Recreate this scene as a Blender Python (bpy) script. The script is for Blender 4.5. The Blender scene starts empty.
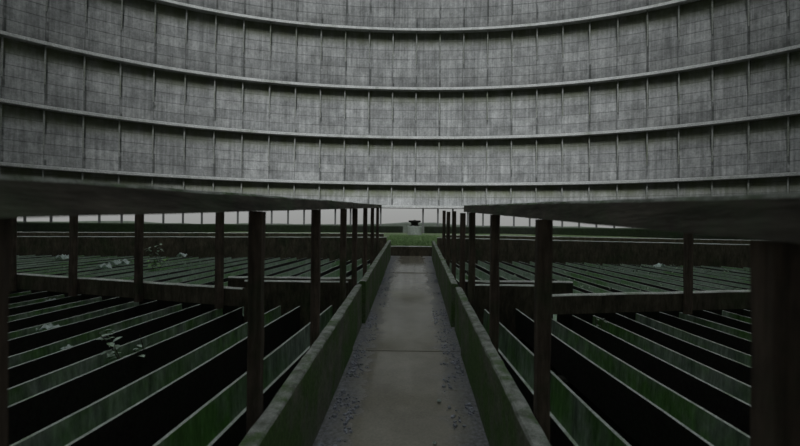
import bpy, bmesh, math, random
from mathutils import Vector, Matrix, noise

# ------------------------------------------------------------------ camera, sky, sun, exposure
EYE = 1.57
FPX = 440.0
scene = bpy.context.scene
C = scene.collection
cam_data = bpy.data.cameras.new('camera')
cam = bpy.data.objects.new('camera', cam_data)
C.objects.link(cam)
cam.location = (0, 0, EYE)
cam.rotation_mode = 'QUATERNION'
ROLL = math.radians(0.6)
cam.rotation_quaternion = (Matrix.Rotation(-ROLL, 3, 'Y') @ Matrix.Rotation(math.radians(90), 3, 'X')).to_quaternion()
cam_data.sensor_width = 36
cam_data.lens = FPX / 800 * 36
cam_data.shift_x = -14 / 800
cam_data.shift_y = 3 / 800
cam_data.clip_end = 800
cam_data.dof.use_dof = True
cam_data.dof.focus_distance = 14
cam_data.dof.aperture_fstop = 2.8
scene.camera = cam

world = bpy.data.worlds.new('overcast_sky')
scene.world = world
world.use_nodes = True
wn = world.node_tree
wn.nodes.clear()
w_out = wn.nodes.new('ShaderNodeOutputWorld')
w_bg = wn.nodes.new('ShaderNodeBackground')
w_tc = wn.nodes.new('ShaderNodeTexCoord')
w_sep = wn.nodes.new('ShaderNodeSeparateXYZ')
w_ramp = wn.nodes.new('ShaderNodeValToRGB')
wn.links.new(w_tc.outputs['Generated'], w_sep.inputs[0])
wn.links.new(w_sep.outputs['Z'], w_ramp.inputs[0])
wn.links.new(w_ramp.outputs[0], w_bg.inputs[0])
wn.links.new(w_bg.outputs[0], w_out.inputs[0])
w_ramp.color_ramp.elements[0].position = 0.0
w_ramp.color_ramp.elements[0].color = (0.28, 0.283, 0.276, 1)
w_ramp.color_ramp.elements[1].position = 0.75
w_ramp.color_ramp.elements[1].color = (0.93, 1.0, 1.0, 1)
w_bg.inputs[1].default_value = 0.72

sun_d = bpy.data.lights.new('sun', 'SUN')
sun_d.energy = 1.72
sun_d.angle = math.radians(20)
sun_d.color = (0.97, 0.99, 1.0)
sun = bpy.data.objects.new('sun', sun_d)
C.objects.link(sun)
SUN_ELEV = 53
el = math.radians(SUN_ELEV)
sun_dir = Vector((0.0, -math.cos(el), math.sin(el)))       # towards the sun, behind the camera
sun.rotation_mode = 'QUATERNION'
sun.rotation_quaternion = sun_dir.to_track_quat('Z', 'Y')
sun.location = (0, -10, 80)

vs = scene.view_settings
vs.view_transform = 'Standard'
vs.look = 'None'
vs.exposure = 0.6
vs.gamma = 1.0
vs.use_curve_mapping = False

rnd = random.Random(7)

# ------------------------------------------------------------------ materials
def new_mat(name):
    m = bpy.data.materials.new(name)
    m.use_nodes = True
    nt = m.node_tree
    return m, nt, nt.nodes['Principled BSDF']

def nd(nt, kind, **kw):
    n = nt.nodes.new(kind)
    for k, v in kw.items():
        setattr(n, k, v)
    return n

def mixc(nt, fac, a, b, blend='MIX'):
    n = nt.nodes.new('ShaderNodeMix')
    n.data_type = 'RGBA'
    n.blend_type = blend
    for sock, v in ((n.inputs[0], fac), (n.inputs[6], a), (n.inputs[7], b)):
        if hasattr(v, 'is_linked'):
            nt.links.new(v, sock)
        elif isinstance(v, (int, float)):
            sock.default_value = v
        else:
            sock.default_value = tuple(v) + (1,)
    return n.outputs[2]

def ramp(nt, src, p0, p1, v0=0.0, v1=1.0):
    n = nt.nodes.new('ShaderNodeMapRange')
    n.inputs[1].default_value = p0
    n.inputs[2].default_value = p1
    n.inputs[3].default_value = v0
    n.inputs[4].default_value = v1
    nt.links.new(src, n.inputs[0])
    return n.outputs[0]

def noise_tex(nt, vec, scale, detail=5, rough=0.6):
    n = nt.nodes.new('ShaderNodeTexNoise')
    n.inputs['Scale'].default_value = scale
    n.inputs['Detail'].default_value = detail
    n.inputs['Roughness'].default_value = rough
    if vec is not None:
        nt.links.new(vec, n.inputs['Vector'])
    return n.outputs['Fac']

def math_n(nt, op, a, b=None):
    n = nt.nodes.new('ShaderNodeMath')
    n.operation = op
    for i, v in enumerate((a, b)):
        if v is None:
            continue
        if hasattr(v, 'is_linked'):
            nt.links.new(v, n.inputs[i])
        else:
            n.inputs[i].default_value = v
    return n.outputs[0]

def scaled(nt, src, sc):
    n = nt.nodes.new('ShaderNodeMapping')
    n.inputs['Scale'].default_value = sc
    nt.links.new(src, n.inputs['Vector'])
    return n.outputs[0]

def grime_mat(name, base, alt, moss, moss_amt, scale=6.0, rough=0.85, bump=0.4, spec=0.3, grain=None):
    """weathered material: two tones of the base, blotches of moss, fine bump"""
    m, nt, p = new_mat(name)
    tc = nd(nt, 'ShaderNodeTexCoord')
    g = nd(nt, 'ShaderNodeNewGeometry')
    pos = g.outputs['Position']
    a = ramp(nt, noise_tex(nt, pos, scale), 0.35, 0.65)
    col = mixc(nt, a, base, alt)
    mm = ramp(nt, noise_tex(nt, pos, scale * 0.35, 6, 0.7), 0.62 - 0.3 * moss_amt, 0.78 - 0.3 * moss_amt)
    col = mixc(nt, mm, col, moss)
    fine = noise_tex(nt, scaled(nt, pos, grain) if grain else pos, scale * 9, 4, 0.7)
    if grain:
        gr = noise_tex(nt, scaled(nt, pos, grain), scale * 3, 4, 0.7)
        col = mixc(nt, 0.8, col, mixc(nt, ramp(nt, gr, 0.32, 0.68), (0.45, 0.45, 0.45), (1.5, 1.48, 1.45)), 'MULTIPLY')
    col = mixc(nt, 0.55, col, mixc(nt, ramp(nt, fine, 0.3, 0.7), (0.35, 0.35, 0.35), (1.5, 1.5, 1.5)), 'MULTIPLY')
    nt.links.new(col, p.inputs['Base Color'])
    p.inputs['Roughness'].default_value = rough
    p.inputs['Specular IOR Level'].default_value = spec
    b = nd(nt, 'ShaderNodeBump')
    b.inputs['Strength'].default_value = bump
    b.inputs['Distance'].default_value = 0.01
    nt.links.new(fine, b.inputs['Height'])
    nt.links.new(b.outputs[0], p.inputs['Normal'])
    return m

def shell_mat():
    """tower concrete: cast courses and joints, vertical water streaks, moss film at the head of every tier"""
    m, nt, p = new_mat('tower_concrete')
    uv = nd(nt, 'ShaderNodeUVMap')
    uv.uv_map = 'UVMap'
    sep = nd(nt, 'ShaderNodeSeparateXYZ')
    nt.links.new(uv.outputs[0], sep.inputs[0])
    u, v = sep.outputs['X'], sep.outputs['Y']
    brick = nd(nt, 'ShaderNodeTexBrick')
    brick.offset = 0.0
    brick.squash = 1.0
    nt.links.new(uv.outputs[0], brick.inputs['Vector'])
    brick.inputs['Scale'].default_value = 1.0
    brick.inputs['Brick Width'].default_value = RIB_W
    brick.inputs['Row Height'].default_value = 0.86
    brick.inputs['Mortar Size'].default_value = 0.045
    brick.inputs['Mortar Smooth'].default_value = 0.6
    brick.inputs['Color1'].default_value = (0.345, 0.353, 0.355, 1)
    brick.inputs['Color2'].default_value = (0.445, 0.452, 0.452, 1)
    brick.inputs['Mortar'].default_value = (0.22, 0.225, 0.225, 1)
    col = brick.outputs['Color']
    # blotches, cloudy mottling and vertical streaks
    big = ramp(nt, noise_tex(nt, uv.outputs[0], 0.45, 6, 0.65), 0.3, 0.7)
    col = mixc(nt, 1.0, col, mixc(nt, big, (0.70, 0.70, 0.69), (1.20, 1.20, 1.20)), 'MULTIPLY')
    mot = ramp(nt, noise_tex(nt, scaled(nt, uv.outputs[0], (1.6, 1.1, 1)), 1.0, 6, 0.75), 0.32, 0.68)
    col = mixc(nt, 0.8, col, mixc(nt, mot, (0.66, 0.67, 0.66), (1.28, 1.27, 1.27)), 'MULTIPLY')
    st = ramp(nt, noise_tex(nt, scaled(nt, uv.outputs[0], (3.6, 0.16, 1)), 1.0, 5, 0.7), 0.35, 0.65)
    col = mixc(nt, 0.8, col, mixc(nt, st, (0.58, 0.59, 0.59), (1.24, 1.24, 1.24)), 'MULTIPLY')
    fine = noise_tex(nt, uv.outputs[0], 5.0, 5, 0.7)
    col = mixc(nt, 0.6, col, mixc(nt, ramp(nt, fine, 0.3, 0.7), (0.62, 0.62, 0.62), (1.34, 1.34, 1.34)), 'MULTIPLY')
    # dark leak lines at some of the joints
    jn = math_n(nt, 'FRACT', math_n(nt, 'DIVIDE', u, RIB_W))
    line = math_n(nt, 'LESS_THAN', math_n(nt, 'ABSOLUTE', math_n(nt, 'SUBTRACT', jn, 0.045)), 0.03)
    pick = ramp(nt, noise_tex(nt, scaled(nt, uv.outputs[0], (0.4, 0.35, 1)), 1.3, 3, 0.6), 0.44, 0.54)
    col = mixc(nt, math_n(nt, 'MULTIPLY', line, math_n(nt, 'MULTIPLY', pick, 0.75)), col, (0.06, 0.065, 0.06))
    # moss below the ledges (wet there)
    att = nd(nt, 'ShaderNodeAttribute')
    att.attribute_name = 'damp'
    dm = math_n(nt, 'MULTIPLY', att.outputs['Fac'], ramp(nt, noise_tex(nt, scaled(nt, uv.outputs[0], (0.9, 0.3, 1)), 1.0, 5, 0.65), 0.3, 0.6, 0.35, 1.0))
    col = mixc(nt, dm, col, (0.17, 0.19, 0.11))
    nt.links.new(col, p.inputs['Base Color'])
    p.inputs['Roughness'].default_value = 0.92
    p.inputs['Specular IOR Level'].default_value = 0.15
    b = nd(nt, 'ShaderNodeBump')
    b.inputs['Strength'].default_value = 0.5
    b.inputs['Distance'].default_value = 0.04
    nt.links.new(fine, b.inputs['Height'])
    nt.links.new(b.outputs[0], p.inputs['Normal'])
    return m

def floor_mat():
    """wet screed: a thin film of standing water, silt tones, dirt along the sides"""
    m, nt, p = new_mat('wet_floor_concrete')
    g = nd(nt, 'ShaderNodeNewGeometry')
    pos = g.outputs['Position']
    a = ramp(nt, noise_tex(nt, pos, 2.2, 6, 0.65), 0.35, 0.68)
    col = mixc(nt, a, (0.205, 0.185, 0.145), (0.31, 0.288, 0.235))
    fine = noise_tex(nt, pos, 60, 3, 0.6)
    col = mixc(nt, 0.4, col, mixc(nt, ramp(nt, fine, 0.3, 0.7), (0.6, 0.6, 0.6), (1.4, 1.4, 1.4)), 'MULTIPLY')
    # silt and bluish dirt gathered along both sides, a standing film of water in the middle
    sep = nd(nt, 'ShaderNodeSeparateXYZ')
    nt.links.new(pos, sep.inputs[0])
    dx = math_n(nt, 'ABSOLUTE', math_n(nt, 'ADD', sep.outputs['X'], 0.067))
    edge = math_n(nt, 'ADD', dx, ramp(nt, noise_tex(nt, pos, 5, 4, 0.6), 0.3, 0.7, -0.10, 0.10))
    dirt = ramp(nt, edge, 0.30, 0.54)
    col = mixc(nt, math_n(nt, 'MULTIPLY', dirt, 0.8), col, mixc(nt, ramp(nt, noise_tex(nt, pos, 30, 4, 0.7), 0.35, 0.65), (0.10, 0.102, 0.112), (0.34, 0.35, 0.40)))
    nt.links.new(col, p.inputs['Base Color'])
    film = ramp(nt, noise_tex(nt, scaled(nt, pos, (1.6, 0.6, 1)), 1.6, 4, 0.5), 0.35, 0.65, 0.06, 0.15)
    rg = nd(nt, 'ShaderNodeMix')
    nt.links.new(dirt, rg.inputs[0])
    nt.links.new(film, rg.inputs[2])
    rg.inputs[3].default_value = 0.6
    nt.links.new(rg.outputs[0], p.inputs['Roughness'])
    p.inputs['Specular IOR Level'].default_value = 0.6
    b = nd(nt, 'ShaderNodeBump')
    b.inputs['Strength'].default_value = 0.05
    b.inputs['Distance'].default_value = 0.004
    nt.links.new(noise_tex(nt, pos, 14, 4, 0.6), b.inputs['Height'])
    nt.links.new(b.outputs[0], p.inputs['Normal'])
    return m

RIB_W = 2.42
M_SHELL = shell_mat()
M_LEDGE = grime_mat('ledge_concrete', (0.625, 0.637, 0.625), (0.500, 0.512, 0.500), (0.300, 0.325, 0.275), 0.2, 1.2, 0.9, 0.3, 0.15)
M_RIB = grime_mat('rib_concrete', (0.40, 0.415, 0.39), (0.31, 0.325, 0.30), (0.22, 0.25, 0.17), 0.35, 1.2, 0.9, 0.3, 0.15)
M_FLOOR = floor_mat()
M_POST = grime_mat('stained_post_concrete', (0.150, 0.112, 0.088), (0.088, 0.070, 0.056), (0.070, 0.084, 0.048), 0.35, 5, 0.8, 0.5, 0.3, (1, 1, 0.12))
M_BEAM = grime_mat('stained_rail_concrete', (0.244, 0.220, 0.190), (0.158, 0.144, 0.123), (0.162, 0.209, 0.139), 0.45, 4, 0.8, 0.6, 0.3, (1, 0.10, 1))
M_WALL = grime_mat('mossy_channel_concrete', (0.270, 0.270, 0.226), (0.172, 0.185, 0.148), (0.112, 0.202, 0.065), 0.75, 4, 0.85, 0.7)
M_CRUST_RIMLIGHT = grime_mat('lichen_and_rim_light', (0.56, 0.58, 0.54), (0.20, 0.22, 0.18), (0.13, 0.22, 0.08), 0.45, 13, 0.9, 0.8)  # lichen on the channel walls; painted rim light on the rails
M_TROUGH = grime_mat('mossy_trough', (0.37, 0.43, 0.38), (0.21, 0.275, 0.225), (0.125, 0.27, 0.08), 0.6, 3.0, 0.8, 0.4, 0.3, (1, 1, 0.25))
M_TROUGH_OUT = grime_mat('shade_dark_trough_outside', (0.035, 0.034, 0.029), (0.024, 0.024, 0.020), (0.026, 0.036, 0.020), 0.4, 3.5, 0.85, 0.4)  # shade of the gaps between troughs is put into this near-black colour
M_TROUGH_FAR = grime_mat('green_mossy_trough', (0.526, 0.616, 0.538), (0.347, 0.459, 0.358), (0.224, 0.426, 0.168), 0.5, 2.2, 0.8, 0.4)
M_RIM = grime_mat('trough_rim', (0.621, 0.668, 0.621), (0.435, 0.482, 0.435), (0.279, 0.373, 0.233), 0.3, 8, 0.8, 0.3)
M_EDGE = grime_mat('lit_top_edge', (0.85, 0.87, 0.82), (0.66, 0.69, 0.63), (0.35, 0.42, 0.28), 0.2, 5, 0.85, 0.3)  # light catching the wall tops is put into this pale colour
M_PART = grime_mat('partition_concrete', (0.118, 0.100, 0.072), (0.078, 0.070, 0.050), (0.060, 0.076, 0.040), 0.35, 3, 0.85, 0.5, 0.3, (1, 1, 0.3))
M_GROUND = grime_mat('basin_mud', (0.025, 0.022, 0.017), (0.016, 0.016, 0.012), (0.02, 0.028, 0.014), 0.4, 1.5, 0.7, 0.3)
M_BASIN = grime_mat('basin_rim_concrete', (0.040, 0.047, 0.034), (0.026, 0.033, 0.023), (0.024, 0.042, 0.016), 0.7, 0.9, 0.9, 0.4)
M_GRASS = grime_mat('grass_blades', (0.259, 0.431, 0.172), (0.345, 0.483, 0.224), (0.190, 0.328, 0.121), 0.4, 3, 0.7, 0.1)
M_SOIL = grime_mat('grassy_soil', (0.168, 0.252, 0.112), (0.210, 0.238, 0.154), (0.112, 0.182, 0.070), 0.5, 2, 0.95, 0.3)
M_PALE = grime_mat('pale_concrete', (0.628, 0.673, 0.643), (0.493, 0.538, 0.508), (0.329, 0.404, 0.284), 0.3, 3, 0.8, 0.3)
M_IRON = grime_mat('black_iron', (0.012, 0.012, 0.012), (0.020, 0.018, 0.016), (0.02, 0.02, 0.015), 0.2, 8, 0.6, 0.2)
M_COLUMN = grime_mat('column_concrete', (0.16, 0.165, 0.16), (0.11, 0.115, 0.11), (0.08, 0.10, 0.07), 0.3, 1, 0.9, 0.2)
M_LEAF = grime_mat('pale_leaves', (0.648, 0.769, 0.668), (0.506, 0.628, 0.506), (0.344, 0.527, 0.243), 0.3, 30, 0.6, 0.1)
M_GREENLEAF = grime_mat('green_leaves', (0.313, 0.552, 0.184), (0.239, 0.405, 0.166), (0.405, 0.589, 0.258), 0.4, 30, 0.6, 0.1)
M_SCRAP = grime_mat('pale_scrap', (0.756, 0.846, 0.810), (0.594, 0.684, 0.648), (0.360, 0.432, 0.360), 0.2, 25, 0.7, 0.2)
M_RUBBLE = grime_mat('bluish_rubble', (0.450, 0.459, 0.538), (0.293, 0.304, 0.352), (0.156, 0.167, 0.147), 0.3, 22, 0.65, 0.4)
M_HILL = grime_mat('distant_scrub', (0.060, 0.070, 0.055), (0.045, 0.055, 0.042), (0.035, 0.05, 0.03), 0.5, 0.15, 0.95, 0.1)

# ------------------------------------------------------------------ mesh helpers
class MB:
    def __init__(self):
        self.v, self.f, self.m = [], [], []
    def add(self, verts, faces, mi=0):
        o = len(self.v)
        self.v += [tuple(p) for p in verts]
        for f in faces:
            self.f.append(tuple(i + o for i in f))
            self.m.append(mi)
    def build(self, name, mats, parent=None, loc=None, smooth=False):
        me = bpy.data.meshes.new(name)
        me.from_pydata(self.v, [], self.f)
        if not isinstance(mats, (list, tuple)):
            mats = [mats]
        for m in mats:
            me.materials.append(m)
        me.polygons.foreach_set('material_index', self.m)
        if smooth:
            me.polygons.foreach_set('use_smooth', [True] * len(me.polygons))
        me.update()
        o = bpy.data.objects.new(name, me)
        C.objects.link(o)
        if parent is not None:
            o.parent = parent
        if loc is not None:
            o.location = loc
        return o

def tag(o, label, cat, group=None, kind=None):
    o['label'] = label
    o['category'] = cat
    if group:
        o['group'] = group
    if kind:
        o['kind'] = kind
    return o

def empty(name, loc=(0, 0, 0)):
    o = bpy.data.objects.new(name, None)
    C.objects.link(o)
    o.location = loc
    o.empty_display_size = 0.2
    return o

def prism(mb, profile, path, mi=0, mis=None, caps=True):
    """profile: list of (s, z) in the cross-section, path: list of (origin, side vector); s runs along side, z up"""
    n = len(profile)
    vs_ = []
    for (o, side) in path:
        for (s, z) in profile:
            vs_.append((o[0] + side[0] * s, o[1] + side[1] * s, o[2] + z))
    base = len(mb.v)
    mb.v += vs_
    for i in range(len(path) - 1):
        for j in range(n):
            k = (j + 1) % n
            mb.f.append((base + i * n + j, base + i * n + k, base + (i + 1) * n + k, base + (i + 1) * n + j))
            mb.m.append(mis[j] if mis else mi)
    if caps:
        mb.f.append(tuple(base + j for j in range(n))[::-1])
        mb.m.append(mi)
        e = base + (len(path) - 1) * n
        mb.f.append(tuple(e + j for j in range(n)))
        mb.m.append(mi)

def fix_normals(o):
    bm = bmesh.new()
    bm.from_mesh(o.data)
    bmesh.ops.recalc_face_normals(bm, faces=bm.faces)
    bm.to_mesh(o.data)
    bm.free()
    return o

def rough_board(name, p0, p1, thick, depth, mats, parent, seed=0, step=0.09, jitter=0.008, top_mat=1, crumble=0.0, bev=0.012):
    """a cast board from p0 to p1 (points of its top centre line) with worn, uneven arrises; its top strip has its own material"""
    p0, p1 = Vector(p0), Vector(p1)
    d = p1 - p0
    L = d.length
    n = max(2, int(L / step))
    dh = Vector((d.x, d.y, 0)).normalized()
    side = Vector((dh.y, -dh.x, 0))
    t = thick / 2
    prof = [(-t, -depth), (-t, -depth * 0.55), (-t, -bev * 1.4), (-t + bev, 0), (0, 0.002), (t - bev, 0), (t, -bev * 1.4), (t, -depth * 0.55), (t, -depth)]
    mis = [0, 0, top_mat, top_mat, top_mat, top_mat, 0, 0, 0]
    mb = MB()
    k = len(prof)
    for i in range(n + 1):
        c = p0 + d * (i / n)
        for j, (s, z) in enumerate(prof):
            q = c + side * s + Vector((0, 0, z))
            w = noise.noise_vector(Vector((q.x * 6 + seed * 3.7, q.y * 6, q.z * 6)))
            amp = jitter * (1.0 if 2 <= j <= 6 else 0.4)
            q = q + Vector((w.x * amp, 0, w.z * amp))
            if crumble and 2 <= j <= 6:
                cz = noise.noise(Vector((c.y * 2.3 + seed * 11.1, c.x * 2.3, j * 0.35)))
                if cz > 0.25:
                    q.z -= (cz - 0.25) * crumble
            mb.v.append(tuple(q))
    for i in range(n):
        for j in range(k):
            j2 = (j + 1) % k
            mb.f.append((i * k + j, i * k + j2, (i + 1) * k + j2, (i + 1) * k + j))
            mb.m.append(mis[j])
    mb.f.append(tuple(range(k))); mb.m.append(0)
    mb.f.append(tuple(n * k + j for j in range(k))); mb.m.append(0)
    o = mb.build(name, mats, parent)
    return fix_normals(o)

def bev_box(mb, cx, cy, z0, z1, sx, sy, b=0.008, rot=0.0, segs=1, wob=0.0, seed=0, mi=0):
    """upright bar with chamfered edges, optionally with uneven faces"""
    hx, hy = sx / 2, sy / 2
    ring = [(-hx + b, -hy), (hx - b, -hy), (hx, -hy + b), (hx, hy - b), (hx - b, hy), (-hx + b, hy), (-hx, hy - b), (-hx, -hy + b)]
    cr, sr = math.cos(rot), math.sin(rot)
    base = len(mb.v)
    for i in range(segs + 1):
        z = z0 + (z1 - z0) * i / segs
        for (x, y) in ring:
            if wob:
                w = noise.noise_vector(Vector((x * 9 + seed, y * 9 + seed * 2.1, z * 5)))
                x2, y2 = x + w.x * wob, y + w.y * wob
            else:
                x2, y2 = x, y
            mb.v.append((cx + x2 * cr - y2 * sr, cy + x2 * sr + y2 * cr, z))
    for i in range(segs):
        for j in range(8):
            k = (j + 1) % 8
            mb.f.append((base + i * 8 + j, base + i * 8 + k, base + (i + 1) * 8 + k, base + (i + 1) * 8 + j)); mb.m.append(mi)
    mb.f.append(tuple(base + j for j in range(8))[::-1]); mb.m.append(mi)
    mb.f.append(tuple(base + segs * 8 + j for j in range(8))); mb.m.append(mi)

def lathe(mb, prof, cx=0, cy=0, n=28, mi=0):
    base = len(mb.v)
    for (r, z) in prof:
        for i in range(n):
            a = 2 * math.pi * i / n
            mb.v.append((cx + r * math.cos(a), cy + r * math.sin(a), z))
    for k in range(len(prof) - 1):
        for i in range(n):
            j = (i + 1) % n
            mb.f.append((base + k * n + i, base + k * n + j, base + (k + 1) * n + j, base + (k + 1) * n + i)); mb.m.append(mi)
    mb.f.append(tuple(base + i for i in range(n))[::-1]); mb.m.append(mi)
    e = base + (len(prof) - 1) * n
    mb.f.append(tuple(e + i for i in range(n))); mb.m.append(mi)

# the channel climbs gently towards the middle of the tower
SLOPE = 19.0 / 440.0
def ramp_z(y, rel):          # height above the datum of a point 'rel' above the eye at the camera
    return EYE + rel + SLOPE * y

# ------------------------------------------------------------------ structure: the tower shell
CY = 4.0                      # tower axis
TIERS = [                     # (lip radius, lip height above the eye)
    (41.2, 1.82), (41.2, 4.18), (40.8, 8.85), (40.2, 13.66), (39.0, 19.06), (37.6, 24.8), (36.2, 30.5)]
OVER = 0.55                   # overhang of each ledge past the head of the tier below
LIP = 0.30

def plan(a):
    """the shell is not a perfect circle in plan: flatter at the far side"""
    a = (a + math.pi) % (2 * math.pi) - math.pi
    q = abs(a) / math.radians(75)
    if q >= 1:
        return 1.0
    return 1.0 + (0.032 if a < 0 else 0.020) * math.sin(math.pi * q) ** 2

def ring_mesh(name, prof, n, mat, parent=None, damp=None, uvs=None):
    """revolved strip about the tower axis; prof = [(r, z)], open"""
    mb = MB()
    k = len(prof)
    for i in range(n + 1):
        a = 2 * math.pi * i / n
        for (r, z) in prof:
            q = plan(a)
            mb.v.append((q * r * math.sin(a), CY + q * r * math.cos(a), z))
    for i in range(n):
        for j in range(k - 1):
            mb.f.append((i * k + j, i * k + j + 1, (i + 1) * k + j + 1, (i + 1) * k + j)); mb.m.append(0)
    o = mb.build(name, mat, parent, smooth=False)
    me = o.data
    if uvs is not None:
        uvl = me.uv_layers.new(name='UVMap')
        R0 = 41.2
        li = 0
        for i in range(n):
            for j in range(k - 1):
                a0, a1 = 2 * math.pi * i / n * R0, 2 * math.pi * (i + 1) / n * R0
                for (u, v) in ((a0, uvs[j]), (a0, uvs[j + 1]), (a1, uvs[j + 1]), (a1, uvs[j])):
                    uvl.data[li].uv = (u, v)
                    li += 1
    if damp is not None:
        at = me.attributes.new('damp', 'FLOAT', 'POINT')
        at.data.foreach_set('value', [d for _ in range(n + 1) for d in damp])
    return o

N_RIB = round(2 * math.pi * 41.2 / RIB_W)
RIB_STEP = 2 * math.pi / N_RIB
RIB_W = 2 * math.pi * 41.2 / N_RIB
tier_names = ['lowest', 'second', 'third', 'fourth', 'fifth', 'sixth']
for t in range(6):
    (r0, z0), (r1, z1) = TIERS[t], TIERS[t + 1]
    z0 += EYE
    z1 += EYE
    rt = r1 + OVER
    H = z1 - z0
    prof, damp, uvs = [], [], []
    steps = 14
    for i in range(steps + 1):
        f = i / steps
        z = z0 + LIP + (H - LIP) * f
        r = r0 + (rt - r0) * (f ** 0.75)
        prof.append((r, z))
        damp.append(max(0.0, min(1.0, (z - (z1 - 1.5)) / 0.9)) * 0.9)
        uvs.append(z - z0 - LIP + 3.0 * 0.86 * t)
    root = ring_mesh('wall_back', prof, 220, M_SHELL, None, damp, uvs)
    # solid backing of the shell
    ring_mesh('backing', [(r0 + 1.3, z0 + 0.02), (rt + 1.3, z1)], 110, M_LEDGE, root)
    tag(root, 'curved concrete tower wall, %s band of panels between two ledges counted from the ground' % tier_names[t], 'wall', None, 'structure')
    lip = ring_mesh('ledge', [(r0 + OVER + 0.45, z0 + 0.0), (r0 - 0.02, z0 - 0.0), (r0 - 0.05, z0 + 0.03), (r0 - 0.05, z0 + LIP - 0.05), (r0 + 0.03, z0 + LIP)], 220, M_LEDGE, root)
    # fins under the next ledge
    k_max = int(math.radians(66) / RIB_STEP)
    rib = None
    for k in range(-k_max, k_max + 1):
        a = (k + 0.03) * RIB_STEP
        if rib is None:
            mb = MB()
            w = 0.055
            inner, outer = r1 + 0.20, rt + 0.25
            zt = z1 - 0.01
            pts = [(inner, zt)]
            low = None
            # inner edge comes straight down until it meets the leaning wall
            for i in range(steps, -1, -1):
                if prof[i][0] - (inner + (r0 - r1) * ((z1 - prof[i][1]) / H)) <= 0.02:
                    low = prof[i][1]
                    break
            low = low if low is not None else z0 + LIP
            rl = inner + (r0 - r1) * ((z1 - low) / H)
            sec = [(inner, zt), (rl, low), (rl + 0.3, low), (outer, zt)]
            for s in (-w, w):
                for (r, z) in sec:
                    mb.v.append((s, r, z))
            mb.f += [(0, 1, 2, 3), (7, 6, 5, 4), (0, 4, 5, 1), (1, 5, 6, 2), (2, 6, 7, 3), (3, 7, 4, 0)]
            mb.m += [0] * 6
            rib = mb.build('rib', M_RIB, root)
            fix_normals(rib)
            o = rib
        else:
            o = rib.copy()
            C.objects.link(o)
            o.parent = root
        q = (plan(a) - 1.0) * r1
        o.location = (q * math.sin(a), CY + q * math.cos(a), 0)
        o.rotation_euler = (0, 0, -a)

# plain upper shell up to the open mouth
rs, zs = TIERS[6][0] + OVER, TIERS[6][1] + EYE
up = [(rs, zs)] + [(rs - 1.75 * i + 0.05 * i * i, zs + 5.0 * i) for i in range(1, 8)]
o = ring_mesh('wall_upper', up, 110, M_SHELL, None, [0] * len(up), [z for r, z in up])
tag(o, 'plain upper part of the round concrete tower, open to the sky', 'wall', None, 'structure')

# columns carrying the shell over the air inlet
col0 = None
CP = 0.037
# a wide entrance bay left of the axis has no column
for a in [0.0222 + CP * k for k in range(26)] + [-0.083 - CP * k for k in range(25)]:
    if col0 is None:
        mb = MB()
        bev_box(mb, 0, 0, -1.2, TIERS[0][1] + EYE + 0.004, 0.17, 0.4, 0.03)
        col0 = mb.build('column', M_COLUMN)
        o = col0
    else:
        o = col0.copy()
        C.objects.link(o)
    r = 41.75 * plan(a)
    o.location = (r * math.sin(a), CY + r * math.cos(a), 0)
    o.rotation_euler = (0, 0, -a)
    tag(o, 'slim concrete column standing in the air inlet under the tower wall', 'column', 'columns of the air inlet', 'structure')

# ground, grass bank, basin rim, hills
mb = MB()
NG = 64
mb.v = [(0, 20, -1.2)] + [(500 * math.sin(2 * math.pi * i / NG), 20 + 500 * math.cos(2 * math.pi * i / NG), -1.2) for i in range(NG)]
mb.f = [(0, 1 + (i + 1) % NG, 1 + i) for i in range(NG)]
mb.m = [0] * NG
o = fix_normals(mb.build('ground', M_GROUND))
tag(o, 'dark muddy floor of the basin below the troughs', 'ground', None, 'structure')

def bank_z(x, y):
    t = max(0.0, min(1.0, (y - 14.3) / 9.0))
    return EYE - 0.66 + 0.27 * t + 0.03 * noise.noise(Vector((x * 0.6, y * 0.6, 3.1)))
mb = MB()
NX, NY = 60, 16
for j in range(NY + 1):
    for i in range(NX + 1):
        x = -15 + 30 * i / NX
        y = 14.32 + (24.2 - 14.32) * j / NY
        if abs(x) > 1.2:
            y = max(y, 14.32 + 0.0)
        mb.v.append((x, y, bank_z(x, y)))
for j in range(NY):
    for i in range(NX):
        a = j * (NX + 1) + i
        mb.f.append((a, a + 1, a + NX + 2, a + NX + 1)); mb.m.append(0)
b0 = len(mb.v)
for i in range(NX + 1):
    mb.v.append((-15 + 30 * i / NX, 14.32, -1.2))
for i in range(NX):
    mb.f.append((b0 + i, b0 + i + 1, i + 1, i)); mb.m.append(0)
o = mb.build('terrain', M_SOIL)
tag(o, 'low grassy bank beyond the end of the water channel', 'bank', None, 'structure')

mb = MB()
for q in range(5200):
    x, y = rnd.uniform(-1.12, 1.12), 14.42 + 6.6 * rnd.random() ** 1.2
    z = bank_z(x, y) - 0.01
    h = rnd.uniform(0.03, 0.10)
    a = rnd.uniform(0, math.pi)
    w = rnd.uniform(0.006, 0.014)
    dx, dy = math.cos(a) * w, math.sin(a) * w
    lx, ly = rnd.uniform(-.5, .5) * h, rnd.uniform(-.5, .5) * h
    mb.add([(x - dx, y - dy, z), (x + dx, y + dy, z), (x + lx * .5 + dx * .6, y + ly * .5 + dy * .6, z + h * .65), (x + lx * .5 - dx * .6, y + ly * .5 - dy * .6, z + h * .65), (x + lx, y + ly, z + h)],
           [(0, 1, 2, 3), (3, 2, 4)])
o = mb.build('grass', M_GRASS)
tag(o, 'short bright grass growing on the bank at the channel end', 'grass', None, 'stuff')

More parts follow.
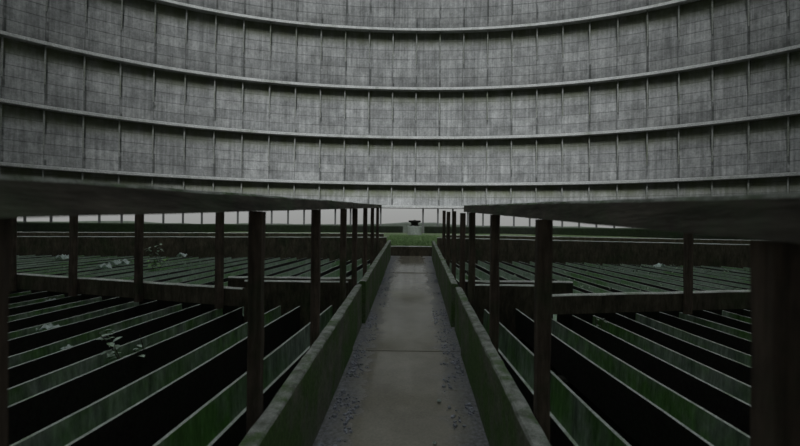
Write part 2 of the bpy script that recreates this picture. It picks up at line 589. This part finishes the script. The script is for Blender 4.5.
# basin rim, open on the axis
def arc_wall(name, r, a0, a1, z0, z1, thick, mat, parent=None):
    mb = MB()
    n = max(2, int(abs(a1 - a0) / 0.05))
    path = []
    for i in range(n + 1):
        a = a0 + (a1 - a0) * i / n
        path.append(((r * math.sin(a), CY + r * math.cos(a), 0), (math.sin(a), math.cos(a), 0)))
    prism(mb, [(0, z0), (0, z1 - 0.05), (0.05, z1), (thick - 0.05, z1), (thick, z1 - 0.05), (thick, z0)], path)
    return fix_normals(mb.build(name, mat, parent))
GAP0, GAP1 = -0.030, 0.028
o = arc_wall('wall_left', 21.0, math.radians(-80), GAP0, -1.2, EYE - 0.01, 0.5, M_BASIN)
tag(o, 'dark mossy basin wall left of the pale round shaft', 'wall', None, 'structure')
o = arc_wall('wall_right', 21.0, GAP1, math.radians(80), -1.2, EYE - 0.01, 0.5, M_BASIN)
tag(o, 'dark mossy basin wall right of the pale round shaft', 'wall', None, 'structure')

mb = MB()
NH = 160
for i in range(NH + 1):
    a = math.radians(-75 + 150 * i / NH)
    h = 0.12 + 0.75 * math.exp(-(a / 0.10) ** 2) + 0.35 * noise.noise(Vector((i * 0.11, 2.2, 0))) + 0.15 * noise.noise(Vector((i * 0.5, 7.2, 0)))
    if abs(a) < 0.008:
        h -= 0.25
    for (r, z) in ((74, -1.25), (78, EYE + h * 0.6), (82, EYE + h), (88, -1.25)):
        mb.v.append((r * math.sin(a), CY + r * math.cos(a), z))
for i in range(NH):
    for j in range(3):
        mb.f.append((i * 4 + j, (i + 1) * 4 + j, (i + 1) * 4 + j + 1, i * 4 + j + 1)); mb.m.append(0)
o = fix_normals(mb.build('hills', M_HILL))
tag(o, 'low dark hills seen outside through the air inlet', 'hills', None, 'structure')

# ------------------------------------------------------------------ the water channel
XL, XR = -0.644, 0.510            # inner faces
WT = 0.085                        # wall thickness
Y_END = 14.0
def wide(side, y):                # the channel opens very slightly towards its far end
    return side * (0.0075 if side < 0 else 0.0055) * max(0.0, y - 4.0)
floor = empty('floor', (0, 0, 0))
tag(floor, 'wet concrete floor of the narrow channel running away from the viewer', 'floor', None, 'structure')
SEAMS = [-1.2, 2.9, 4.80, 7.06, 10.5, 14.18]
for i in range(5):
    ya, yb = SEAMS[i] + 0.002, SEAMS[i + 1] - 0.002
    mb = MB()
    dz = [0, -0.004, 0.0, -0.006, 0.004][i]
    n = 12
    vsl = []
    for s in range(n + 1):
        y = ya + (yb - ya) * s / n
        z = ramp_z(y, -1.57) + dz
        vsl.append((y, z))
    for (y, z) in vsl:
        l, r = XL - WT + wide(-1, y), XR + WT + wide(1, y)
        mb.v += [(l, y, z), (r, y, z), (r, y, z - 0.12), (l, y, z - 0.12)]
    for s in range(n):
        for j in range(4):
            k = (j + 1) % 4
            mb.f.append((s * 4 + j, s * 4 + k, (s + 1) * 4 + k, (s + 1) * 4 + j)); mb.m.append(0)
    mb.f += [(3, 2, 1, 0), (n * 4, n * 4 + 1, n * 4 + 2, n * 4 + 3)]
    mb.m += [0, 0]
    fix_normals(mb.build('slab', M_FLOOR, floor))

JL = [-1.0, 1.35, 4.80, 5.84, 10.5, 13.5]
JR = [-1.0, 1.15, 4.72, 5.70, 10.4, 13.4]
for side, X0, joints, nm in ((-1, XL - WT / 2, JL, 'left'), (1, XR + WT / 2, JR, 'right')):
    root = empty('wall_channel_' + nm, (X0, 0, 0))
    tag(root, 'mossy concrete side wall of the channel on the %s of the wet floor' % nm, 'wall', None, 'structure')
    for i in range(5):
        g0, g1 = (0.05 if i == 3 else 0.026), (0.05 if i == 2 else 0.026)
        ya, yb = joints[i] + g0 * (1 if i else 0), joints[i + 1] - g1
        off = [0, 0, 0.018, -0.020, -0.012][i] * side
        drop = [0, 0, 0.022, 0.0, 0.016][i]
        o = rough_board('panel', (X0 + off + wide(side, ya), ya, ramp_z(ya, -1.0) - drop), (X0 + off + wide(side, yb), yb, ramp_z(yb, -1.0) - drop), WT, 0.565, [M_WALL, M_CRUST_RIMLIGHT], None, seed=i + 10 * side, crumble=0.02, jitter=0.006, bev=0.008, step=0.06)
        o.parent = root
        o.matrix_parent_inverse = Matrix.Translation((-X0, 0, 0))

# weir sill across the far end
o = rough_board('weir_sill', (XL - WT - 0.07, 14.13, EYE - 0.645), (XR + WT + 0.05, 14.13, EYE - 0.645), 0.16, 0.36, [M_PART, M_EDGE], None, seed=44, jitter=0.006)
tag(o, 'low concrete sill with pale top edge closing the far end of the channel', 'sill', None, 'structure')

# rubble along both feet of the walls
def chips(name, label, xs, n, smax):
    mb = MB()
    for q in range(n):
        y = 1.2 + 12.0 * rnd.random() ** 1.7
        x = xs[0] + (xs[1] - xs[0]) * (rnd.random() ** 1.6) + wide(1 if xs[0] > 0 else -1, y)
        if noise.noise(Vector((x * 4, y * 2.2, 5.0))) < rnd.uniform(-0.15, 0.45):
            continue
        z = ramp_z(y, -1.57) + 0.002
        s = smax * rnd.uniform(0.25, 1.0) ** 1.5
        k = rnd.randint(4, 6)
        a0 = rnd.uniform(0, 6.28)
        hgt = s * rnd.uniform(0.15, 0.45)
        lo, hi = [], []
        tx, ty = rnd.uniform(-.35, .35), rnd.uniform(-.35, .35)
        for j in range(k):
            a = a0 + 6.283 * j / k
            r = s * rnd.uniform(0.55, 1.0)
            lo.append((x + r * math.cos(a), y + r * math.sin(a) * 1.3, z - 0.004))
            r *= 0.75
            hi.append((x + r * math.cos(a), y + r * math.sin(a) * 1.3, z + hgt * (1 + tx * math.cos(a) + ty * math.sin(a))))
        fs = [tuple(range(k, 2 * k))] + [(j, (j + 1) % k, k + (j + 1) % k, k + j) for j in range(k)]
        mb.add(lo + hi, fs)
    o = mb.build(name, M_RUBBLE)
    tag(o, label, 'rubble', None, 'stuff')
chips('rubble', 'strip of bluish broken chips along the foot of the left channel wall', (XL + 0.036, XL + 0.22), 2600, 0.026)
chips('rubble', 'strip of bluish broken chips along the foot of the right channel wall', (XR - 0.036, XR - 0.24), 2800, 0.026)

# ------------------------------------------------------------------ posts and rails along the channel
POST_Y = [0.775, 2.14, 3.43, 4.80, 5.78, 7.12, 8.42, 9.72]
ORD = ['nearest', 'second', 'third', 'fourth', 'fifth', 'sixth', 'seventh', 'eighth']
DL, DR = -0.764, 0.631
def post(x, y, z0, z1, w, label, group, seed, rot=0.0):
    mb = MB()
    bev_box(mb, 0, 0, 0, z1 - z0, w, w * 1.05, 0.010, rot, 14, 0.006, seed)
    o = mb.build('post', M_POST, None, (x, y, z0))
    return tag(o, label, 'post', group)
BL_TOP, BL_BOT = 0.049, -0.027
BR_TOP, BR_BOT = 0.027, -0.050
for i, y in enumerate(POST_Y):
    post(DL + wide(-1, y), y, -1.2, ramp_z(y, BL_BOT) + (0.004 if i < 1 else -0.003), 0.064, '%s dark concrete post along the left side of the channel, counted from the viewer' % ORD[i], 'posts along the left channel wall', i + 1)
    z1 = ramp_z(y, BR_BOT) - 0.004 if i < 4 else ramp_z(y, -0.085 + 0.012 * (i % 3))
    post(DR + wide(1, y), y - (0.02 if i == 0 else 0), -1.2, z1, 0.068, ('%s dark concrete post along the right side of the channel, counted from the viewer' if i < 4 else '%s post from the viewer on the right of the channel, free topped without rail') % ORD[i], 'posts along the right channel wall', i + 21)

def rail(x, ya, yb, top, bot, w, label, seed):
    o = rough_board('rail', (x + wide(x, ya) / abs(x), ya, ramp_z(ya, top)), (x + wide(x, yb) / abs(x), yb, ramp_z(yb, top)), w, top - bot, [M_BEAM, M_CRUST_RIMLIGHT], None, seed=seed, jitter=0.004, bev=0.006)  # pale top strip paints rim light along the rail
    return tag(o, label, 'rail', 'rails on the channel posts')
rail(DL, -0.5, 5.20, BL_TOP, BL_BOT, 0.10, 'long dark concrete rail on the left posts, nearer piece reaching past the viewer', 3)
rail(DL, 5.32, 10.4, BL_TOP - 0.004, BL_BOT, 0.09, 'dark concrete rail on the left posts, farther piece beyond the gap', 4)
rail(DR, -0.5, 5.22, BR_TOP, BR_BOT, 0.10, 'long dark concrete rail on the right posts beside the channel', 5)

# ------------------------------------------------------------------ cross partitions
T_Z = EYE - 1.05              # rims of the troughs
def partition(pts, top, bot, label, seed):
    root = empty('partition', (pts[0][0], pts[0][1], 0))
    tag(root, label, 'partition', None, 'structure')
    for i in range(len(pts) - 1):
        a, b = pts[i], pts[i + 1]
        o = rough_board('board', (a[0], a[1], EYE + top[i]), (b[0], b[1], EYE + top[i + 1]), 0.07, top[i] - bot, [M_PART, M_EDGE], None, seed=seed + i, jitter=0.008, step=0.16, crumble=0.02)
        o.parent = root
        o.matrix_parent_inverse = Matrix.Translation((-pts[0][0], -pts[0][1], 0))
    return root
PL = [(-2.0, 5.20), (-12.0, 8.47)]
partition([(-0.87, 5.88), (-2.25, 5.88)], [-0.745] * 2, -1.45, 'dark cross wall with pale top between the trough fields, piece touching the left channel wall', 60)
partition(PL, [-0.75, -0.75], -0.97, 'long dark slanted cross wall with pale top behind the near left troughs', 62)
PR = [(1.48, 4.92), (10.0, 6.58)]
partition([(0.715, 5.74), (1.75, 5.74)], [-0.75] * 2, -1.45, 'dark cross wall with pale top between the trough fields, piece touching the right channel wall', 64)
partition(PR, [-0.75, -0.75], -0.97, 'long dark slanted cross wall with pale top behind the near right troughs', 66)
# slit of a second board right behind
partition([(-0.87, 6.20), (-2.6, 6.20)], [-0.735] * 2, -0.99, 'thin second board close behind the left cross wall', 70)
partition([(0.715, 6.10), (2.2, 6.10)], [-0.745] * 2, -0.99, 'thin second board close behind the right cross wall', 72)
partition([(-0.87, 14.12), (-17.0, 14.12)], [-0.36, -0.50], -1.32, 'far dark cross wall closing the left trough field', 74)
partition([(0.75, 14.2), (9.6, 12.4), (14, 11.4)], [-0.36, -0.42, -0.46], -1.32, 'far dark cross wall closing the right trough field', 76)
partition([(-1.2, 17.5), (-19.0, 17.5)], [-0.30, -0.42], -1.32, 'mossy low wall beyond the far left trough field', 80)
partition([(1.2, 17.5), (15.0, 16.2)], [-0.33, -0.40], -1.32, 'mossy low wall beyond the far right trough field', 82)

# posts standing in front of the slanted cross walls and the rail on them
def on_line(P, x):
    return P[0][1] + (P[1][1] - P[0][1]) * (x - P[0][0]) / (P[1][0] - P[0][0])
lx = [-2.30, -3.50, -4.62, -5.80, -7.0]
nameL = ['rightmost', 'second from the right', 'third from the right', 'fourth from the right', 'fifth from the right']
for i, x in enumerate(lx):
    y = on_line(PL, x) - 0.086
    post(x, y, EYE - 1.0, EYE + 0.200, 0.076, '%s dark post standing before the slanted left cross wall' % nameL[i], 'posts before the left cross wall', 40 + i, math.radians(-18))
o = rough_board('rail', (-2.2, on_line(PL, -2.2) - 0.086, EYE + 0.277), (-7.4, on_line(PL, -7.4) - 0.086, EYE + 0.277), 0.09, 0.074, [M_BEAM, M_BEAM], None, seed=90, jitter=0.006, bev=0.008)
tag(o, 'dark rail on the posts before the slanted left cross wall', 'rail', 'rails on the cross wall posts')
rx = [3.23, 4.45]
for i, x in enumerate(rx):
    y = on_line(PR, x) - 0.084
    post(x, y, EYE - 1.0, EYE + 0.200, 0.076, '%s dark post standing before the slanted right cross wall' % ['lone visible', 'second'][i], 'posts before the right cross wall', 50 + i, math.radians(11))

# leaves and moss
def leaf(mb, p, d, L, W, up, mi=0):
    d = Vector(d).normalized()
    side = d.cross(Vector((0, 0, 1)))
    if side.length < 1e-3:
        side = Vector((1, 0, 0))
    side.normalize()
    nrm = side.cross(d)
    p = Vector(p)
    pts = []
    for (t, w, b) in ((0, 0, 0), (0.3, 0.8, 0.10), (0.6, 1.0, 0.12), (0.85, 0.55, 0.06), (1, 0, -0.03)):
        c = p + d * L * t + nrm * b * L * up
        pts.append((c - side * W * w * 0.5, c, c + side * W * w * 0.5))
    base = len(mb.v)
    for (a, c, b) in pts:
        mb.v += [tuple(a), tuple(c - nrm * W * 0.08), tuple(b)]
    for i in range(4):
        for j in range(2):
            mb.f.append((base + i * 3 + j, base + i * 3 + j + 1, base + (i + 1) * 3 + j + 1, base + (i + 1) * 3 + j)); mb.m.append(mi)

M_TUFT = grime_mat('moss_clumps', (0.34, 0.44, 0.31), (0.42, 0.48, 0.40), (0.24, 0.36, 0.17), 0.4, 20, 0.8, 0.2)
def tufts(root, s, x0, k, w, n):
    """moss clumps and caught leaves grown fast to one trough"""
    mb = MB()
    for q in range(n):
        y = rnd.uniform(7.3, 13.2)
        if noise.noise(Vector((x0 * 0.5 * s, y * 0.5, 1.7))) < rnd.uniform(-0.3, 0.3):
            continue
        x = s * (x0 + rnd.choice((-0.012, w + 0.012, rnd.uniform(0.05, w - 0.05)))) + k * y
        z = T_Z - (0.02 if rnd.random() < 0.6 else 0.10)
        for b in range(rnd.randint(3, 6)):
            a = rnd.uniform(0, 6.28)
            leaf(mb, (x, y, z), (math.cos(a), math.sin(a), rnd.uniform(0.1, 1.2)), rnd.uniform(0.03, 0.085), rnd.uniform(0.015, 0.04), rnd.uniform(.3, 1))
    if mb.v:
        o = mb.build('moss', M_TUFT, root)
        o['kind'] = 'stuff'
        o['label'] = 'pale green moss clumps and caught leaves'

# ------------------------------------------------------------------ troughs
T_IN, T_TH, T_DP = 0.235, 0.020, 0.29
def trough(x0, k, ya, yb, label, group, tilt=0.0, width=None):
    """U-shaped open trough; x0 + k*y is its rim nearest the channel, sign of x0 tells the side"""
    s = 1 if x0 > 0 else -1
    mb = MB()
    i, t, d = width or T_IN, T_TH, T_DP
    prof = [(-t, 0), (0, 0), (0.012, -d + 0.03), (0.04, -d), (i - 0.04, -d), (i - 0.012, -d + 0.03), (i, 0), (i + t, 0), (i + t - 0.008, -d - t), (-t + 0.008, -d - t)]
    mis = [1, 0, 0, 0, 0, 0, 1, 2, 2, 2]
    far = width is not None
    path = []
    n = 6
    for q in range(n + 1):
        y = ya + (yb - ya) * q / n
        path.append(((x0 + k * y, y, T_Z + tilt + 0.004 * math.sin(q * 2.1 + x0 * 5)), (s, 0, 0)))
    prism(mb, prof, path, 2, mis)  # end caps take the same painted shade as the outsides
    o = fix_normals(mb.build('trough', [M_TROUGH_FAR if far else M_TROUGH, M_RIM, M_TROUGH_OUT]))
    if far:
        tufts(o, s, abs(x0), k, width, 34)
    return tag(o, label, 'trough', group)

ORDW = ['first', 'second', 'third', 'fourth', 'fifth', 'sixth', 'seventh', 'eighth', 'ninth', 'tenth', 'eleventh', 'twelfth', 'thirteenth', 'fourteenth',
        'fifteenth', 'sixteenth', 'seventeenth', 'eighteenth', 'nineteenth', 'twentieth', 'twenty-first', 'twenty-second', 'twenty-third', 'twenty-fourth', 'twenty-fifth', 'twenty-sixth', 'twenty-seventh', 'twenty-eighth']
KL, KR = 0.041, -0.039
nearL = [1.05, 1.72, 2.40, 3.03, 3.75, 4.42, 5.15, 5.84, 6.52, 7.2, 7.9, 8.6]
nearR = [0.885, 1.555, 2.14, 2.72, 3.33, 3.96, 4.58, 5.2, 5.82, 6.44, 7.06, 7.7]
for i, x in enumerate(nearL):
    xe = -x + KL * 5.5
    ye = 5.72 if xe > -2.0 else on_line(PL, xe) + 0.30
    trough(-x, KL, -0.6, ye, 'mossy open trough in the near left field, %s from the channel' % ORDW[i], 'troughs of the near left field', rnd.uniform(-.006, .006))
for i, x in enumerate(nearR):
    xe = x + KR * 5.5
    ye = 5.60 if i == 0 else (5.66 if xe < 1.48 else on_line(PR, xe) + 0.30)
    trough(x, KR, -0.6, ye, 'mossy open trough in the near right field, %s from the channel' % ORDW[i], 'troughs of the near right field', rnd.uniform(-.006, .006))
F_IN = 0.31
farL = [1.34 + 0.52 * i for i in range(27)]
farR = [1.16 + 0.51 * i for i in range(24)]
for i, x0 in enumerate(farL):
    x = -x0
    xa = x + KL * 6
    ya = 6.30 if xa > -2.4 else on_line(PL, xa - F_IN) + 0.62
    trough(x, KL * 0.9, ya, 14.02, 'narrow mossy trough in the far left field, %s from the channel' % ORDW[i], 'troughs of the far left field', rnd.uniform(-.012, .012), F_IN)
for i, x in enumerate(farR):
    xa = x + KR * 6
    ya = 6.20 if xa < 2.0 else on_line(PR, xa + F_IN) + 0.62
    yb = min(14.0, 14.2 - (x + 0.4 - 0.62) * 0.2 - 0.06) if x < 9 else 12.4 - (x - 9.2) * 0.23 - 0.1
    trough(x, KR * 0.9, ya, yb, 'narrow mossy trough in the far right field, %s from the channel' % ORDW[i], 'troughs of the far right field', rnd.uniform(-.012, .012), F_IN)

# bearers under the troughs and under the channel
def bearer(xa, xb, ya, yb, label, zt):
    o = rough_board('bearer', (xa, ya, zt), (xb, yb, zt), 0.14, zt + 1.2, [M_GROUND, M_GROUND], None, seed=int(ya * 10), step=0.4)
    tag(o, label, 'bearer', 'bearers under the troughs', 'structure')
bearer(-2.3, -12.0, on_line(PL, -2.3) + 0.42, on_line(PL, -12.0) + 0.42, 'dark added blackout board behind and below the slanted left cross wall', EYE - 1.0)  # carries nothing; added to black out light seen under the cross wall
bearer(1.80, 10.0, on_line(PR, 1.80) + 0.42, on_line(PR, 10.0) + 0.42, 'dark added blackout board behind and below the slanted right cross wall', EYE - 1.0)  # same added blackout board on the right side
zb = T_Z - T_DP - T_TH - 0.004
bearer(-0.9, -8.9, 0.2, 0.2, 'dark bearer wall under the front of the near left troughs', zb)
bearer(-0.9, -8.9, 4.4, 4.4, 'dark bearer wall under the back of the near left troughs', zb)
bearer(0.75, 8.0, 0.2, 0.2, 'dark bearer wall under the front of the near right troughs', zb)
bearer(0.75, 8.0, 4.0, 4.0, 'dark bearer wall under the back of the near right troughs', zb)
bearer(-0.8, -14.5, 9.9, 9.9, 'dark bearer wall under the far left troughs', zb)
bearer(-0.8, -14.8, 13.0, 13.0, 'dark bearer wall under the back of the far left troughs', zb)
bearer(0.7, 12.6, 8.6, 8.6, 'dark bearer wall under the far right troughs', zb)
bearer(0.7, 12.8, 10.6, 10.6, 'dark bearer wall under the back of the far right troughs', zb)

# ------------------------------------------------------------------ the round shaft with its valve on the axis
mb = MB()
zb0 = bank_z(0, 21.6) - 0.06
lathe(mb, [(0.36, 0), (0.36, 0.48), (0.345, 0.50), (0.30, 0.50), (0.30, 0.42)], 0, 0, 36)
shaft = fix_normals(mb.build('shaft', M_PALE, None, (0.03, 21.6, zb0)))
tag(shaft, 'short pale round concrete shaft topped by a black valve beyond the channel end', 'shaft')
mb = MB()
lathe(mb, [(0.27, 0.42), (0.27, 0.52), (0.20, 0.535), (0.17, 0.60), (0.19, 0.66), (0.28, 0.685), (0.30, 0.70), (0.30, 0.755), (0.27, 0.775), (0.06, 0.78), (0.05, 0.80)], 0, 0, 28)
v = fix_normals(mb.build('valve', M_IRON, shaft))
v['label'] = 'black iron valve on top'

# ------------------------------------------------------------------ weeds and litter lying on the troughs
def tube(mb, pts, r, mi=0, n=5):
    base = len(mb.v)
    for i, p in enumerate(pts):
        rr = r * (1 - 0.5 * i / (len(pts) - 1))
        for j in range(n):
            a = 6.283 * j / n
            mb.v.append((p[0] + rr * math.cos(a), p[1] + rr * math.sin(a), p[2]))
    for i in range(len(pts) - 1):
        for j in range(n):
            k = (j + 1) % n
            mb.f.append((base + i * n + j, base + i * n + k, base + (i + 1) * n + k, base + (i + 1) * n + j)); mb.m.append(mi)

def weed(x, y, z, h, nleaf, L, label, mat, seed, spread=0.5):
    r = random.Random(seed)
    root = empty('weed', (x, y, z))
    tag(root, label, 'weed', 'weeds in the troughs')
    st, lf = MB(), MB()
    for s in range(3):
        a = r.uniform(0, 6.28)
        ex, ey = math.cos(a) * h * spread * r.uniform(.3, 1), math.sin(a) * h * spread * r.uniform(.3, 1)
        hh = h * r.uniform(0.6, 1)
        pts = [(ex * t * t, ey * t * t, hh * t) for t in (0, .25, .5, .75, 1)]
        tube(st, pts, 0.006)
        for q in range(nleaf // 3):
            t = r.uniform(0.25, 1)
            p = (ex * t * t, ey * t * t, hh * t)
            b = r.uniform(0, 6.28)
            leaf(lf, p, (math.cos(b), math.sin(b), r.uniform(-.3, .6)), L * r.uniform(.6, 1), L * r.uniform(.35, .55), r.uniform(.5, 1))
    st.build('stem', M_PART, root)
    lf.build('leaves', mat, root)
    return root

def scrap(x, y, z, s, label, seed):
    r = random.Random(seed)
    mb = MB()
    n = 6
    hs = [[r.uniform(0.0, 0.85) * s for i in range(n + 1)] for j in range(n + 1)]
    cx = [r.uniform(.75, 1.1) for _ in range(4)]
    for j in range(n + 1):
        for i in range(n + 1):
            u, v_ = i / n * 2 - 1, j / n * 2 - 1
            rr = 1 - 0.22 * (u * u * v_ * v_) + 0.12 * math.sin(3 * u + seed) * v_
            mb.v.append((u * s * rr * cx[0], v_ * s * rr * cx[1] * 0.8, hs[j][i] * (1 - 0.5 * u * u)))
    for j in range(n):
        for i in range(n):
            a = j * (n + 1) + i
            mb.f.append((a, a + 1, a + n + 2, a + n + 1)); mb.m.append(0)
    o = mb.build('litter_scrap', M_SCRAP, None, (x, y, z))
    sol = o.modifiers.new('thickness', 'SOLIDIFY')
    sol.thickness = 0.004
    return tag(o, label, 'litter', 'pale litter on the troughs')

def at(px, py, zrel):
    """where the sight line through a pixel meets the level 'zrel' above the eye (level planning aid)"""
    py = py - 0.0105 * (px - 414)
    y = FPX * (-zrel) / (py - 226)
    return ((px - 414) / FPX * y, y)
def nearest_trough(x, y, lst, k, s):
    best = min(lst, key=lambda q: abs((s * q + k * y) + s * T_IN / 2 - x))
    return s * best + k * y + s * T_IN / 2

def on_trough(px, py, lst, k, s, w):
    """point over the middle of the trough that lies closest under the sight line"""
    py = py - 0.0105 * (px - 414)
    kx = (px - 414) / FPX
    best = None
    for q in lst:
        y = s * (q + w / 2) / (kx - k)
        if y < 1:
            continue
        zrel = -(py - 226) / FPX * y
        if best is None or abs(zrel + 1.04) < abs(best[2] + 1.04):
            best = (kx * y, y, zrel)
    return best
NL, NR, FL, FR = (nearL, KL, -1, T_IN), (nearR, KR, 1, T_IN), (farL, KL * .9, -1, F_IN), (farR, KR * .9, 1, F_IN)
def put_weed(px, py, fld, h, n, L, label, mat, seed, spread):
    x, y, z = on_trough(px, py, *fld)
    weed(x, y, T_Z - T_DP, h, n, L, label, mat, seed, spread)
def put_scrap(px, py, fld, s, label, seed):
    x, y, z = on_trough(px, py, *fld)
    wide_one = s > 0.15              # lies across both rims
    scrap(x, y, T_Z + (0.012 if wide_one else -0.05), s, label, seed)
put_weed(126, 352, NL, 0.48, 39, 0.10, 'pale leafy weed growing out of a near left trough', M_LEAF, 5, 0.45)
put_weed(147, 352, NL, 0.38, 21, 0.09, 'small pale weed just right of the leafy weed in a near left trough', M_LEAF, 9, 0.3)
put_scrap(50, 331, NL, 0.095, 'largest pale crumpled scrap lying in a near left trough', 3)
put_scrap(68, 341, NL, 0.05, 'small pale scrap in the near left trough in front of the largest scrap', 6)
put_scrap(52, 297, NL, 0.06, 'small pale scrap near the slanted left cross wall', 8)
put_weed(156, 270, FL, 0.72, 42, 0.15, 'tall green leafy weed rising among the far left troughs', M_GREENLEAF, 21, 0.55)
put_weed(161, 262, FL, 1.0, 30, 0.13, 'taller thin grey weed behind the green weed in the far left field', M_LEAF, 27, 0.35)
for (px, py, s_, lab, sd) in ((65, 260, 0.19, 'bright pale scrap at the far left end of the far left troughs', 31),
                             (105, 270, 0.19, 'pale scrap in the far left troughs left of the green weed', 33),
                             (123, 263, 0.17, 'pale scrap in the far left troughs close to the green weed', 35),
                             (114, 266, 0.155, 'small pale scrap between two larger ones in the far left troughs', 36),
                             (182, 258, 0.165, 'pale scrap in the far left troughs right of the green weed', 37)):
    put_scrap(px, py, FL, s_, lab, sd)
for (px, py, s_, lab, sd) in ((660, 267, 0.165, 'pale scrap in the far right troughs left of the lone post', 41),
                             (592, 261, 0.155, 'small pale scrap in the middle of the far right troughs', 43)):
    put_scrap(px, py, FR, s_, lab, sd)
put_weed(598, 318, NR, 0.34, 12, 0.06, 'small pale weed before the slanted right cross wall', M_LEAF, 51, 0.3)

# white flecks on the channel floor
for (px, py, s, lab, sd) in ((437, 444, 0.016, 'white fleck nearest the viewer on the wet channel floor', 61),
                             (441, 402, 0.018, 'white fleck farther up the wet channel floor', 62)):
    py2 = py - 0.0105 * (px - 414)
    y = FPX * 1.57 / (py2 - 207)
    scrap((px - 414) / FPX * y, y, ramp_z(y, -1.57) + 0.006, s, lab, sd)
